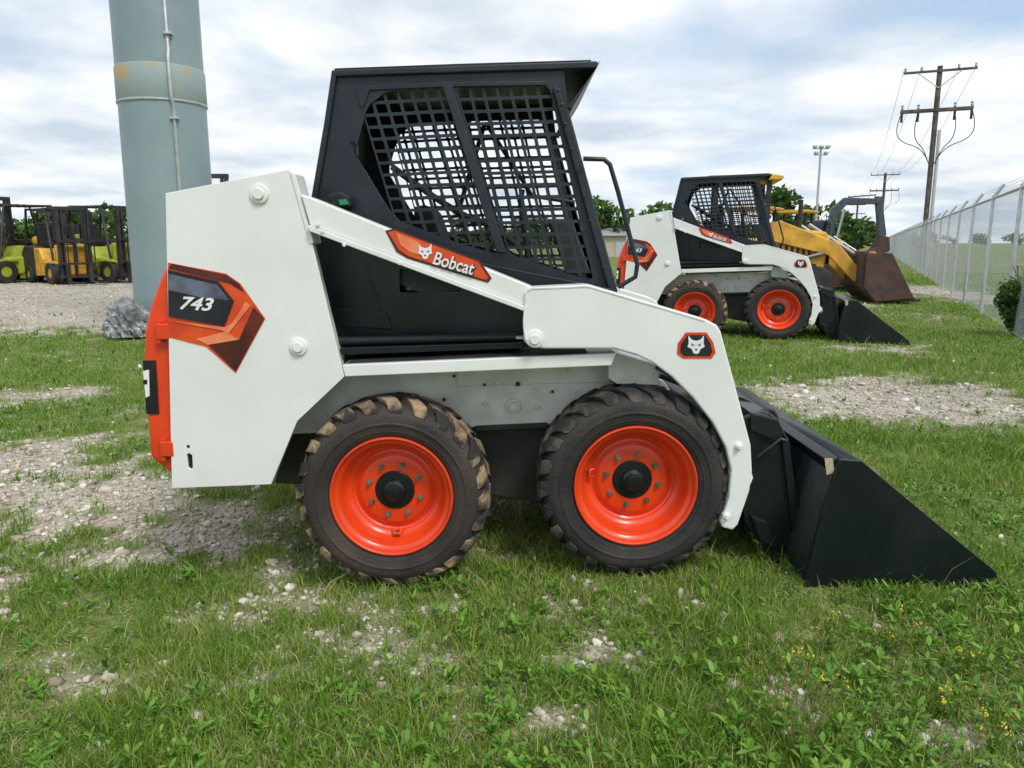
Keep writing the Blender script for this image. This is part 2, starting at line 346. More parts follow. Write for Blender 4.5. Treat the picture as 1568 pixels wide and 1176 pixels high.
plate('cab_front_post_far',[(856,128),(868,160),(946,446),(926,440)],DC,DC+.04,M_cab,R,None,.006,off=.85)
for i,(a,b) in enumerate(((851,138),(856,160),(862,190),(872,228),(880,262),(890,300),(900,338),(910,372),(920,410))):
    x,y,z=L3(a+4,b,DC-.032); rev('cab_post_bolt_%d'%i,[(.006,.01),(.006,-.002),(0,-.004)],x,y,z,M_dec_k,R,10)
plate('cab_rear_edge',[(508,108),(516,108),(504,192),(486,300),(486,372),(478,372),(477,300),(496,190)],DC-.018,DC-.001,M_cab,R,None,.004)
plate('roof_slab',[(507,107),(914,93),(917,96),(914,104),(509,117)],DC-.02,DC+.89,M_cab,R,None,.006)
plate('roof_hood_slope',[(914,103),(917,97),(876,166),(868,164)],DC-.015,DC+.88,M_cab,R,None,.003)
plate('roof_seam',[(512,104.5),(700,97.5),(905,91.5),(905,93.5),(512,107)],DC+.0,DC+.86,M_cab,R,None,.001)
plate('cab_rear_wall',[(510,112),(518,112),(496,300),(488,300)],DC+.015,DC+.845,M_cab,R,None,.002)
plate('cab_rear_wall_low',[(488,300),(498,300),(540,420),(540,540),(520,540)],DC+.015,DC+.845,M_dark,R,None,.002)
plate('cab_floor',[(540,470),(945,470),(945,480),(540,480)],DC+.02,DC+.84,M_dark,R,None,0)
plate('seat_back',[(632,318),(650,312),(664,320),(690,395),(700,430),(650,430),(640,390)],3.42,3.80,M_dark,R,None,.03)
plate('seat_cushion',[(650,404),(760,400),(775,412),(770,430),(650,435)],3.40,3.82,M_dark,R,None,.03)
for i,dy in enumerate((3.34,3.92)):
    tube('control_lever_%d'%i,[L3(812,440,dy),L3(806,360,dy),L3(795,312,dy),L3(800,290,dy)],.012,M_blk2,R,smooth=True)
    tube('lap_bar_%d'%i,[L3(600,255,dy),L3(700,330,dy),L3(760,345,dy),L3(800,385,dy)],.014,M_blk2,R,smooth=True)
tube('lap_bar_cross',[L3(760,345,3.34),L3(760,345,3.92)],.014,M_blk2,R)
tube('cab_brace_a',[L3(742,190,4.0),L3(700,330,4.0)],.012,M_blk2,R)
tube('cab_brace_b',[L3(745,190,3.95),L3(815,300,3.95),L3(880,310,3.95)],.011,M_blk2,R)
plate('dash_panel',[(838,335),(876,335),(905,420),(868,420)],3.40,3.48,M_blk2,R,None,.01)
plate('work_lamp',[(500,298),(520,292),(536,300),(538,318),(505,318)],3.12,3.19,M_dark,R,None,.01)
plate('work_lamp_lens',[(518,306),(530,305),(534,313),(520,315)],3.112,3.119,M_green,R,None,.002)
tube('grab_handle',[L3(893,243,3.14),L3(925,244,3.13),L3(934,252,3.13),L3(946,292,3.13),L3(976,405,3.13),L3(973,424,3.13),L3(946,440,3.14)],.0095,M_cab,R)
# decals
e=2.8985
plate('decal_rear_base',[(257,402),(346,419),(368,434),(406,488),(361,571),(316,531),(258,516)],e-.001,e,M_dec_o,R,None,0)
plate('decal_rear_dark_a',[(318,527),(366,520),(388,470),(404,488),(361,569)],e-.003,e-.002,M_dec_d,R,None,0)  # printed gradient of the decal as separate dark and pale pieces
plate('decal_rear_pale',[(300,519),(345,508),(366,520),(318,528)],e-.0031,e-.0021,M_dec_l,R,None,0)
plate('decal_rear_dark_b',[(262,403.5),(346,421),(366,435),(374,448),(352,434),(258,411)],e-.003,e-.002,M_dec_d,R,None,0)
plate('decal_rear_light',[(258,491),(340,506),(362,518),(350,510),(384,468),(376,462),(356,494),(345,501)],e-.0045,e-.0035,M_dec_l,R,None,0)
plate('decal_rear_badge',[(257,413),(334,431),(358,461),(343,500),(258,484)],e-.006,e-.005,M_dec_k,R,None,0)
plate('decal_rear_badge_blue',[(257,419),(332,436),(352,460),(310,456),(258,444)],e-.0075,e-.0065,M_dec_b,R,None,0)  # printed grey-blue upper part of the badge
text('decal_rear_number','743',298,466,e-.009,.066,M_dec_w,R,ang=.06,shear=.35,xs=1.25,bold=.0015)
d=2.8825
plate('decal_arm_border',[(590,353),(604,350),(735,399),(753,426),(747,433),(624,396),(607,386)],d-.001,d,M_dec_d,R,None,0)
plate('decal_arm_face',[(594,355),(605,353),(732,401),(748,425),(744,429),(626,392.5),(611,383)],d-.003,d-.002,M_dec_o,R,None,0)
plate('decal_arm_light',[(606,356),(640,370),(650,392),(628,386),(614,376)],d-.0045,d-.0035,M_dec_l,R,None,0)
text('decal_arm_word_outline','Bobcat',694.5,405.5,d-.006,.068,M_dec_k,R,ang=.275,shear=.1,xs=.82,bold=.0035)  # printed black outline behind the white word
text('decal_arm_word','Bobcat',694,404,d-.0085,.066,M_dec_w,R,ang=.275,shear=.1,xs=.83,bold=.001)
def cat(tag,cx,cy,s,D,c2=M_dec_w):
    P=[(-1,-1.2),(-.55,-.65),(0,-.5),(.55,-.65),(1,-1.2),(.95,-.2),(1.1,.25),(.55,.55),(.35,1.05),(0,1.2),(-.35,1.05),(-.55,.55),(-1.1,.25),(-.95,-.2)]
    plate('decal_emblem_'+tag,[(cx+a*s,cy+b*s) for a,b in P],D-.001,D,c2,R,None,0)
    for k,sx in enumerate((-1,1)):
        plate('decal_emblem_eye_%s_%d'%(tag,k),[(cx+sx*s*.2,cy+s*.05),(cx+sx*s*.65,cy-s*.2),(cx+sx*s*.5,cy+s*.15)],D-.002,D-.0015,M_dec_k,R,None,0)
    plate('decal_emblem_nose_'+tag,[(cx-s*.18,cy+s*.5),(cx+s*.18,cy+s*.5),(cx,cy+s*.8)],D-.002,D-.0015,M_dec_k,R,None,0)
cat('arm',651,385,10,d-.006)
f=2.8665
plate('decal_front_base',[(1050,509),(1082,509),(1092,524),(1096,540),(1090,549),(1046,549),(1037,542),(1038,526)],f-.001,f,M_dec_o,R,None,0)
plate('decal_front_face',[(1053,513),(1080,513),(1088,526),(1091,539),(1087,545),(1048,545),(1042,539),(1043,527)],f-.003,f-.002,M_dec_k,R,None,0)
cat('front',1066,528,12,f-.004)
# bucket
DB=2.80
sp=[(1286,704),(1320,706),(1440,806),(1526,876),(1529,888),(1520,897),(1470,904),(1238,913),(1231,903),(1242,850),(1262,772)]
plate('bucket_side_near',sp,DB,DB+.012,M_black,R,None,.003)
plate('bucket_side_far',sp,DB,DB+.012,M_black,R,None,.003,off=1.50)
prof=[(1318,707),(1287,705),(1276,728),(1262,772),(1250,815),(1241,852),(1234,888),(1238,908),(1260,912),(1470,903),(1524,895)]
V=[];Fs=[]
for (a,b) in prof:
    x,y,z=L3(a,b,DB+.013); V+=[(x,y,z),(x,y+1.486,z)]
for i in range(len(prof)-1): Fs.append((2*i,2*i+2,2*i+3,2*i+1))
o=mk('bucket_shell',V,Fs,M_black,R,0,True); so=o.modifiers.new('s','SOLIDIFY'); so.thickness=.012; so.offset=0
plate('bucket_cutting_edge',[(1440,900),(1532,889),(1530,898),(1440,908)],DB-.006,DB+1.52,M_blk2,R,None,.003)
plate('bucket_top_rail',[(1270,708),(1284,700),(1286,716),(1274,726)],DB+.02,DB+1.48,M_black,R,None,.005)
plate('bucket_label',[(1263,702),(1275,702),(1278,724),(1266,727)],DB+.015,DB+.018,M_sticker,R,None,0)
for k,off in enumerate((0,.30,.82,1.06)):
    plate('coupler_plate_%d'%k,[(1140,640),(1168,630),(1190,640),(1205,700),(1218,800),(1226,880),(1205,878),(1165,835),(1140,800),(1135,740),(1150,700)],3.02,3.045,M_black,R,None,.004,off=off)
plate('coupler_top_bar',[(1150,632),(1192,642),(1206,672),(1186,676),(1150,660)],3.0,4.12,M_black,R,None,.006)
plate('coupler_face',[(1196,660),(1208,672),(1226,800),(1232,890),(1222,890),(1212,800)],3.0,4.12,M_black,R,None,.004)
plate('coupler_low_bar',[(1150,790),(1176,800),(1190,840),(1165,830)],2.99,4.1,M_black,R,None,.006)
tube('tilt_cylinder',[L3(1110,610,3.28),L3(1175,690,3.28)],.028,M_black,R)
tube('tilt_cylinder_rod',[L3(1160,672,3.28),L3(1185,740,3.28)],.016,M_chrome,R)
tube('arm_cross_tube',[L3(1135,730,2.97),L3(1135,730,4.12)],.045,M_white,R)
for k in range(3):
    tube('coupler_hose_%d'%k,[L3(1140+6*k,640,3.02+.05*k),L3(1165+8*k,628-6*k,3.0+.05*k),L3(1195,660,3.04+.04*k),L3(1180,700,3.04+.04*k)],.009,M_blk2,R,smooth=True)
tube('coupler_lever',[L3(1160,700,2.98),L3(1196,672,2.97),L3(1204,676,2.97)],.008,M_black,R)
boxes('frame_nose',[(.62,.80,.30,1.1,.25,.70)],M_blk2,R,.01)
def dup(root,name,loc,rot,scale):
    e=empty(name,loc,rot,scale)
    for c in root.children:
        if c.name.startswith('sidewall_letter'): continue
        o=c.copy(); o.parent=e; scene.collection.objects.link(o)
    return e
dup(R,'skid_steer_loader',(3.12,10.75,-.02),math.radians(-15),(1.18,1.1,1.13))
# ================= GROUND =================
patch=[(130,455,330,26,1.2),(60,608,110,16,.55),(130,735,220,60,.78),(330,800,190,55,.70),(440,900,180,40,.56),(560,955,140,50,.56),(60,850,140,40,.50),
 (1370,612,170,32,.98),(1200,465,150,14,.6),(1360,440,60,22,.8),(1000,925,130,30,.58),(1120,965,110,36,.58),(1190,1050,80,60,.50),(960,1000,110,22,.42),
 (850,1090,90,36,.40),(1400,1090,110,50,.42),(140,1010,200,60,.40),(330,1030,100,36,.46),(60,1150,120,30,.4),(600,790,260,45,.5),(1330,535,120,12,.5),(60,690,150,30,.62),(1480,590,50,20,.4)]
PW=[]
for cx,cy,rx,ry,s in patch:
    x,y=G(cx,cy); x2,_=G(cx+rx,cy); _,ya=G(cx,cy-ry); _,yb=G(cx,cy+ry)
    PW.append((x,y,abs(x2-x),max(.05,(ya-yb)/2),s))
def gravel(x,y):
    E=.12+.10*np.clip(-x/1.2,0,1)*np.clip((7-y)/2,0,1)
    for a,b,rx,ry,s in PW:
        q=((x-a)/rx)**2+((y-b)/ry)**2
        E=np.maximum(E,s*np.exp(-.6*q)+.04)
    yard=np.clip((y-12.0)/1.0,0,1)*np.clip((-x-1.5)/2,0,1)*np.clip((30-y)/2,0,1)
    E=np.maximum(E,yard*1.15)
    n=fbm(x*1.3+9,y*1.3+4,3,4)-.5; n2=fbm(x*7+1,y*7+2,8,3)-.5
    m=np.clip((E+n*.75+n2*.75-.27)/.44,0,1)
    return m*m*(3-2*m)
def grow(a,first,lim,k):
    r=[a]; s=first
    while abs(r[-1])<lim: r.append(r[-1]+s); s*=k
    return r
xs=np.arange(-7,8.01,.06); xs=np.concatenate([-np.array(grow(7.06,.07,2500,1.09))[::-1],xs,np.array(grow(8.07,.07,2500,1.09))])
ys=np.arange(1.0,9.0,.055); ys=np.concatenate([-np.array(grow(0,.3,200,1.3))[::-1][:-1]-.0,np.array([0,.4,.8]),ys,np.array(grow(9.0,.06,3000,1.035))])
XX,YY=np.meshgrid(xs,ys); ZZ=gz(XX,YY); GM=gravel(XX,YY)
nx,ny=len(xs),len(ys)
def npmesh(name,V,Fa,mat,k,attr=None,attrname='tint',parent=None):
    me=bpy.data.meshes.new(name); me.vertices.add(len(V)); me.vertices.foreach_set('co',V.astype(np.float32).ravel())
    me.loops.add(len(Fa)*k); me.loops.foreach_set('vertex_index',Fa.astype(np.int32).ravel())
    me.polygons.add(len(Fa)); me.polygons.foreach_set('loop_start',np.arange(0,len(Fa)*k,k,dtype=np.int32))
    try: me.polygons.foreach_set('loop_total',np.full(len(Fa),k,dtype=np.int32))
    except Exception: pass
    if attr is not None:
        a=me.attributes.new(attrname,'FLOAT','POINT'); a.data.foreach_set('value',attr.astype(np.float32))
    me.update(calc_edges=True); me.materials.append(mat)
    o=bpy.data.objects.new(name,me); return link(o,parent)
gm=bpy.data.materials.new('grass_and_gravel_ground'); gm.use_nodes=True; nt=gm.node_tree; N=nt.nodes; L=nt.links; b=N['Principled BSDF']
tc=N.new('ShaderNodeTexCoord'); at=N.new('ShaderNodeAttribute'); at.attribute_name='gravel'
def noise(sc,det=5):
    n=N.new('ShaderNodeTexNoise'); n.inputs['Scale'].default_value=sc; n.inputs['Detail'].default_value=det; L.new(tc.outputs['Object'],n.inputs['Vector']); return n
def ramp(src,stops):
    r=N.new('ShaderNodeValToRGB'); cr=r.color_ramp
    while len(cr.elements)<len(stops): cr.elements.new(.5)
    for e_,(p,c) in zip(cr.elements,stops): e_.position=p; e_.color=sep(c)
    L.new(src,r.inputs['Fac']); return r
def mix(f,a,bb):
    m=N.new('ShaderNodeMix'); m.data_type='RGBA'
    if hasattr(f,'links'): L.new(f,m.inputs['Factor'])
    else: m.inputs['Factor'].default_value=f
    L.new(a,m.inputs['A']); L.new(bb,m.inputs['B']); return m.outputs['Result']
vo=N.new('ShaderNodeTexVoronoi'); vo.inputs['Scale'].default_value=55; L.new(tc.outputs['Object'],vo.inputs['Vector'])
bw=N.new('ShaderNodeRGBToBW'); L.new(vo.outputs['Color'],bw.inputs[0])
gcol=ramp(bw.outputs[0],[(.15,(.22,.18,.135)),(.5,(.40,.35,.28)),(.85,(.62,.57,.50))])
gr2=ramp(noise(.8,6).outputs['Fac'],[(.35,(.32,.28,.225)),(.65,(.52,.48,.42))])
gmix=mix(.45,gcol.outputs[0],gr2.outputs[0])
soil=ramp(noise(9,6).outputs['Fac'],[(.35,(.09,.135,.03)),(.54,(.15,.165,.06)),(.70,(.23,.19,.12))])
sg=ramp(noise(.35,6).outputs['Fac'],[(.35,(.12,.21,.035)),(.65,(.19,.235,.065))])
smix=mix(.45,soil.outputs[0],sg.outputs[0])
fin=mix(at.outputs['Fac'],smix,gmix)
L.new(fin,b.inputs['Base Color']); b.inputs['Roughness'].default_value=.95; b.inputs['Specular IOR Level'].default_value=.15
bp=N.new('ShaderNodeBump'); bp.inputs['Strength'].default_value=.8; bp.inputs['Distance'].default_value=.012; bp.invert=True
L.new(vo.outputs['Distance'],bp.inputs['Height']); L.new(bp.outputs['Normal'],b.inputs['Normal'])
idx=np.arange(nx*ny).reshape(ny,nx); Fa=np.stack([idx[:-1,:-1],idx[:-1,1:],idx[1:,1:],idx[1:,:-1]],-1).reshape(-1,4)
npmesh('ground',np.stack([XX,YY,ZZ],-1).reshape(-1,3),Fa,gm,4,GM.ravel(),'gravel')
def samp(n,y0,y1,w=.82,pad=.9):
    y=np.exp(RNG.uniform(math.log(y0),math.log(y1),n)); x=RNG.uniform(-1,1,n)*(w*y+pad); return x,y
x,y=samp(600000,1.45,34)
m=gravel(x,y); cl=fbm(x*2.6,y*2.6,21,3); cl2=fbm(x*.7+3,y*.7,33,3); cl3=fbm(x*9,y*9,27,2)
keep=RNG.random(len(x))<np.clip((1-m)**1.3*(.20+2.8*np.clip(cl*.6+cl3*.4-.30,0,1)*1.5),0.04,1)
x,y,m,cl,cl2=x[keep],y[keep],m[keep],cl[keep],cl2[keep]; n=len(x)
hgt=(.017+.088*np.clip(cl-.25,0,1)*RNG.random(n)**.8+.022*RNG.random(n))*(1-.45*m)*(1+1.1*np.clip(cl2-.48,0,1)*2)
tall=RNG.random(n)<.014; hgt[tall]*=RNG.uniform(1.8,3.2,tall.sum())
hgt*=1+.012*y
wd=(.0011+.0014*RNG.random(n)**2)*(1+.17*np.clip(y-2,0,30)); 
th=RNG.uniform(0,6.283,n); lean=hgt*RNG.uniform(.15,1.1,n); la=RNG.uniform(0,6.283,n)
z=gz(x,y)-.003
dx,dy=np.cos(th)*wd,np.sin(th)*wd; lx,ly=np.cos(la)*lean,np.sin(la)*lean
V=np.empty((n,5,3)); 
V[:,0]=np.stack([x-dx,y-dy,z],-1);V[:,1]=np.stack([x+dx,y+dy,z],-1)
V[:,2]=np.stack([x-dx*.8+lx*.35,y-dy*.8+ly*.35,z+hgt*.6],-1);V[:,3]=np.stack([x+dx*.8+lx*.35,y+dy*.8+ly*.35,z+hgt*.6],-1)
V[:,4]=np.stack([x+lx,y+ly,z+hgt*.95],-1)
bi=(np.arange(n)*5)[:,None,None]; Fa=(np.array([[0,1,3],[0,3,2],[2,3,4]])[None]+bi).reshape(-1,3)
dryz=fbm(x*.9+70,y*.9+20,44,3); dz2=fbm(x*5+70,y*5+20,45,2)
tint=np.clip(RNG.normal(.34,.18,n)+.8*np.clip(dryz-.5,0,1)+.3*(dz2-.5)+.2*m,0,1); dry=RNG.random(n)<(.05+.26*np.clip(dryz*.6+dz2*.4-.42,0,1)*2+.15*m); tint[dry]=RNG.uniform(.82,1,dry.sum())
npmesh('grass',V.reshape(-1,3),Fa,M_grass,3,np.repeat(tint,5))
x,y=samp(90000,1.45,12); m=gravel(x,y); k=RNG.random(len(x))<np.clip(fbm(x*3+5,y*3,77,3)*1.6-.52,0,1)*(1-.5*m); x,y=x[k],y[k]; n=len(x)
th=RNG.uniform(0,6.283,n); ln=RNG.uniform(.015,.055,n); wd=.0012*(1+.15*np.clip(y-2,0,30)); z=gz(x,y)+RNG.uniform(.001,.012,n)
dx,dy=np.cos(th)*ln,np.sin(th)*ln; ox,oy=-np.sin(th)*wd,np.cos(th)*wd; V=np.empty((n,4,3)); z2=z+RNG.uniform(-.004,.012,n)
V[:,0]=np.stack([x-ox,y-oy,z],-1);V[:,1]=np.stack([x+ox,y+oy,z],-1);V[:,2]=np.stack([x+dx+ox,y+dy+oy,z2],-1);V[:,3]=np.stack([x+dx-ox,y+dy-oy,z2],-1)
npmesh('dry_thatch',V.reshape(-1,3),np.arange(n*4).reshape(-1,4),M_grass,4,np.repeat(RNG.uniform(.84,1,n),4))
# weeds
x,y=samp(12000,1.5,16); m=gravel(x,y); cl=fbm(x*1.2+8,y*1.2,61,3)
k=(RNG.random(len(x))<(1-m*.75)*np.clip((cl-.40)*4,0.06,1)); x,y=x[k],y[k]; n=len(x); nl=9
xr=np.repeat(x,nl);yr=np.repeat(y,nl); sz=np.repeat(RNG.uniform(.008,.034,n)*(1+.03*y),nl)*RNG.uniform(.6,1.2,n*nl)
th=RNG.uniform(0,6.283,n*nl); el=RNG.uniform(.15,1.2,n*nl); z0=gz(xr,yr)
zz=z0+RNG.random(n*nl)*.045
d_=np.stack([np.cos(th)*np.cos(el),np.sin(th)*np.cos(el),np.sin(el)],-1); p_=np.stack([-np.sin(th),np.cos(th),np.zeros_like(th)],-1)
B=np.stack([xr,yr,zz],-1); V=np.empty((n*nl,6,3)); s_=sz[:,None]
V[:,0]=B; V[:,1]=B+d_*s_*.45+p_*s_*.2; V[:,2]=B+d_*s_*.45-p_*s_*.2; V[:,3]=B+d_*s_*.95+p_*s_*.2-[0,0,.003]; V[:,4]=B+d_*s_*.95-p_*s_*.2-[0,0,.003]; V[:,5]=B+d_*s_*1.35-[0,0,.008]
bi=(np.arange(n*nl)*6)[:,None,None]; Fa=(np.array([[0,1,2],[1,3,4],[1,4,2],[3,5,4]])[None]+bi).reshape(-1,3)
npmesh('weeds',V.reshape(-1,3),Fa,M_weed,3,np.repeat(np.clip(RNG.normal(.5,.25,n*nl),0,1),6))
# stones
bm=bmesh.new(); bmesh.ops.create_icosphere(bm,subdivisions=1,radius=1); IV=np.array([v.co[:] for v in bm.verts]); IF=np.array([[v.index for v in f_.verts] for f_ in bm.faces]); bm.free()
bm=bmesh.new(); bmesh.ops.create_icosphere(bm,subdivisions=2,radius=1); IV2=np.array([v.co[:] for v in bm.verts]); IF2=np.array([[v.index for v in f_.verts] for f_ in bm.faces]); bm.free()
def stones(name,x,y,r,iv,fi,mu=.55):
    n=len(x); nv=len(iv); V=np.repeat(iv[None],n,0)*(1+RNG.normal(0,.15,(n,nv,1)))
    for _ in range(5):
        d=RNG.normal(size=(n,1,3)); d/=np.linalg.norm(d,axis=-1,keepdims=True); h=RNG.uniform(.4,.8,(n,1)); pr=(V*d).sum(-1); ex=np.clip(pr-h,0,None); V=V-ex[...,None]*d
    sc=np.stack([RNG.uniform(.7,1.3,n),RNG.uniform(.7,1.2,n),RNG.uniform(.5,.9,n)],-1)*r[:,None]
    V=V*sc[:,None]; a=RNG.uniform(0,6.283,n); ca,sa=np.cos(a)[:,None],np.sin(a)[:,None]
    X=V[...,0]*ca-V[...,1]*sa; Y=V[...,0]*sa+V[...,1]*ca; V=np.stack([X+x[:,None],Y+y[:,None],V[...,2]+(gz(x,y)+r*.25)[:,None]],-1)
    Fa=(fi[None]+(np.arange(n)*nv)[:,None,None]).reshape(-1,3)
    return npmesh(name,V.reshape(-1,3),Fa,M_stone,3,np.repeat(np.clip(RNG.normal(mu,.24,n),0,1),nv))
x,y=samp(120000,1.5,26); m=gravel(x,y); k=RNG.random(len(x))<np.clip(m*.95+.015,0,1); x,y=x[k],y[k]
r=np.exp(RNG.normal(math.log(.0072),.5,len(x)))*(1+.05*np.clip(y-2,0,20)); r=np.clip(r,.003,.035)
stones('gravel',x,y,r,IV,IF,.48)
x,y=samp(8000,1.5,9); m=gravel(x,y); k=RNG.random(len(x))<np.clip(m*.85+.03,0,1); x,y=x[k],y[k]
r=np.clip(np.exp(RNG.normal(math.log(.014),.42,len(x))),.008,.042)
stones('loose_stones',x,y,r,IV2,IF2,.60)
# ================= foliage
def leaves(name,cl,n,size,mat,parent):
    C=np.array(cl); w=C[:,3]**2; i=RNG.choice(len(C),n,p=w/w.sum()); d=RNG.normal(size=(n,3)); d/=np.linalg.norm(d,axis=1)[:,None]
    rr=C[i,3]*RNG.uniform(.45,1.08,n); P=C[i,:3]+d*rr[:,None]*np.array([1,1,.85])
    a=RNG.normal(size=(n,3)); a/=np.linalg.norm(a,axis=1)[:,None]; bb=np.cross(a,RNG.normal(size=(n,3))); bb/=np.linalg.norm(bb,axis=1)[:,None]
    s=(size*RNG.uniform(.5,1.3,n))[:,None]; V=np.empty((n,4,3)); V[:,0]=P-a*s;V[:,1]=P+bb*s*.5;V[:,2]=P+a*s;V[:,3]=P-bb*s*.5
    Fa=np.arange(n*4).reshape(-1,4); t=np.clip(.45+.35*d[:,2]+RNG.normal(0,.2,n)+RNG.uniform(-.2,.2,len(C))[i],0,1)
    return npmesh(name,V.reshape(-1,3),Fa,mat,4,np.repeat(t,4),'tint',parent)
cl=[]; tr=[]
def addtree(px,D,h,w):
    X=(px-784)/F*D; k=int(5+w*1.2); tr.append((X,D,h))
    for _ in range(k+4):
        zz=random.uniform(.35,.92)*h; ww=w*(1-((zz/h-.6)/.55)**2*.6)
        cl.append((X+random.uniform(-.5,.5)*ww,D+random.uniform(-.5,.5)*w,zz,random.uniform(.14,.24)*h))
for px,D,h,w in ((150,70,5.2,4),(190,75,4.8,3.5),(120,80,4.6,3),(20,80,4.4,4),(60,85,4.4,5),(95,85,4.2,5),(-80,85,6,6),(300,80,5,5),(912,80,6.0,2.4),(945,82,4.6,4),(975,80,5.2,5),(1000,78,4.8,4),(1195,75,6.2,4),(1215,80,5.6,4),(1250,80,4.9,4),(1280,85,4.9,4),(1300,90,4.4,4),(700,95,4.6,6),(820,90,4.4,5),(600,95,4.2,6),(480,90,4.4,6),(1700,80,6,6)):
    addtree(px,D,h,w)
for i in range(150):
    px=random.uniform(-500,2100); 
    if 1310<px<1700: D=random.uniform(260,380); h=random.uniform(3.5,6)
    else: D=random.uniform(105,150); h=random.uniform(2.8,4.4)
    X=(px-784)/F*D
    for _ in range(4): cl.append((X+random.uniform(-4,4),D,random.uniform(.3,.8)*h,h*.32))
DT=empty('distant_trees')
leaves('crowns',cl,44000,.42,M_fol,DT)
for i,(X,D,h) in enumerate(tr): tube('trunk_%d'%i,[(X,D,-.1),(X+.1,D,h*.35),(X-.1,D,h*.65)],.14,M_wood,DT)
SH=empty('shrub',(7.33,11.0,0))
cl2_=[(random.uniform(-.28,.35),random.uniform(-.3,.3),random.uniform(.15,.88),random.uniform(.10,.2)) for _ in range(22)]
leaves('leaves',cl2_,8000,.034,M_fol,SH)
for i in range(9): tube('stem_%d'%i,[(0,0,0),(random.uniform(-.15,.15),random.uniform(-.15,.15),.4),(random.uniform(-.35,.35),random.uniform(-.3,.3),1.0)],.006,M_wood,SH)
def wild(x,y,h,ns,name='wildflower_plant'):
    e_=empty(name,(x,y,float(gz(x,y)))); P=[];fl=[]
    for i in range(ns):
        a=random.uniform(0,6.28); sp_=random.uniform(.1,.4)*h; hh=h*random.uniform(.55,1)
        pts=[(0,0,0),(math.cos(a)*sp_*.3,math.sin(a)*sp_*.3,hh*.5),(math.cos(a)*sp_,math.sin(a)*sp_,hh)]
        tube('stem_%d'%i,pts,.0015,M_stem,e_,smooth=True)
        for j in range(10):
            t=random.uniform(.1,1); P.append((math.cos(a)*sp_*t*t,math.sin(a)*sp_*t*t,hh*t,.014))
        for j in range(4): 
            t=random.uniform(.85,1); fl.append((math.cos(a)*sp_*t,math.sin(a)*sp_*t,hh*t+.006,.008))
    leaves('leaves',P,ns*26,.008,M_weed,e_); leaves('flowers',fl,ns*9,.004,M_yfl,e_)
for a,b_,h_,n_ in ((1222,1160,.36,9),(1245,1090,.24,6),(1270,1000,.18,6),(1450,1100,.12,7),(1520,1150,.13,7),(1165,862,.14,6),(1350,1000,.10,5),(1480,1040,.12,5),(1370,1010,.2,4)):
    gx,gy=G(a,b_); wild(gx,gy,h_,n_)
# ================= steel monopole
MP=empty('steel_monopole',(-5.02,11.6,0))
M_mono=pmat('grey_green_steel',(.27,.35,.37),(.23,.305,.325),.45,scale=1.2,bump=.05,bscale=5,metal=.15)
M_band=pmat('weathered_band',(.30,.37,.37),(.44,.34,.14),.6,scale=2.6,lo=.54,hi=.70)
def vrev(name,prof,mat,parent,n=64,c=(0,0)):
    V=[];Fs=[]
    for r_,z_ in prof:
        for i in range(n): V.append((c[0]+r_*math.cos(6.28318*i/n),c[1]+r_*math.sin(6.28318*i/n),z_))
    for j in range(len(prof)-1):
        for i in range(n):
            a=j*n+i;b_=j*n+(i+1)%n; Fs.append((a,b_,b_+n,a+n))
    return mk(name,V,Fs,mat,parent,0,True)
vrev('shaft_lower',[(.60,-.1),(.585,3.28)],M_mono,MP)
vrev('joint_band',[(.588,3.26),(.60,3.28),(.598,3.72),(.588,3.74)],M_band,MP)
vrev('shaft_upper',[(.583,3.71),(.55,14)],M_mono,MP)
vrev('weld_a',[(.59,3.24),(.606,3.255),(.606,3.275),(.59,3.285)],M_galv,MP)
tube('conduit',[(.36,-.50,-.05),(.355,-.49,3.2),(.35,-.53,3.3),(.35,-.53,3.8),(.34,-.48,3.9),(.32,-.47,14)],.024,M_galv,MP)
for i in range(6): boxes('conduit_clamp_%d'%i,[(.31,.41,-.53,-.44,.8+i*1.1,.83+i*1.1)],M_galv,MP,.003)
bm=bmesh.new(); bmesh.ops.create_icosphere(bm,subdivisions=5,radius=1)
TV=np.array([v.co[:] for v in bm.verts]); nn=fbm(TV[:,0]*2.5+9,TV[:,1]*2.5+TV[:,2]*3+5,91,5); nn2=np.abs(fbm(TV[:,0]*5+TV[:,2]*4+3,TV[:,1]*5+7,97,4)-.5)
s_=.75+.6*nn-1.2*nn2
for v,k_ in zip(bm.verts,s_):
    v.co*=float(k_); v.co.x*=.30; v.co.y*=.28; v.co.z=max(v.co.z,-.25)*.40+.14
me=bpy.data.meshes.new('plastic_tarp'); bm.to_mesh(me); bm.free()
me.materials.append(pmat('grey_plastic',(.16,.17,.18),(.34,.35,.35),.3,scale=7,bump=.4,bscale=20))
o=bpy.data.objects.new('plastic_tarp',me); o.location=(-5.38,10.75,0); link(o)
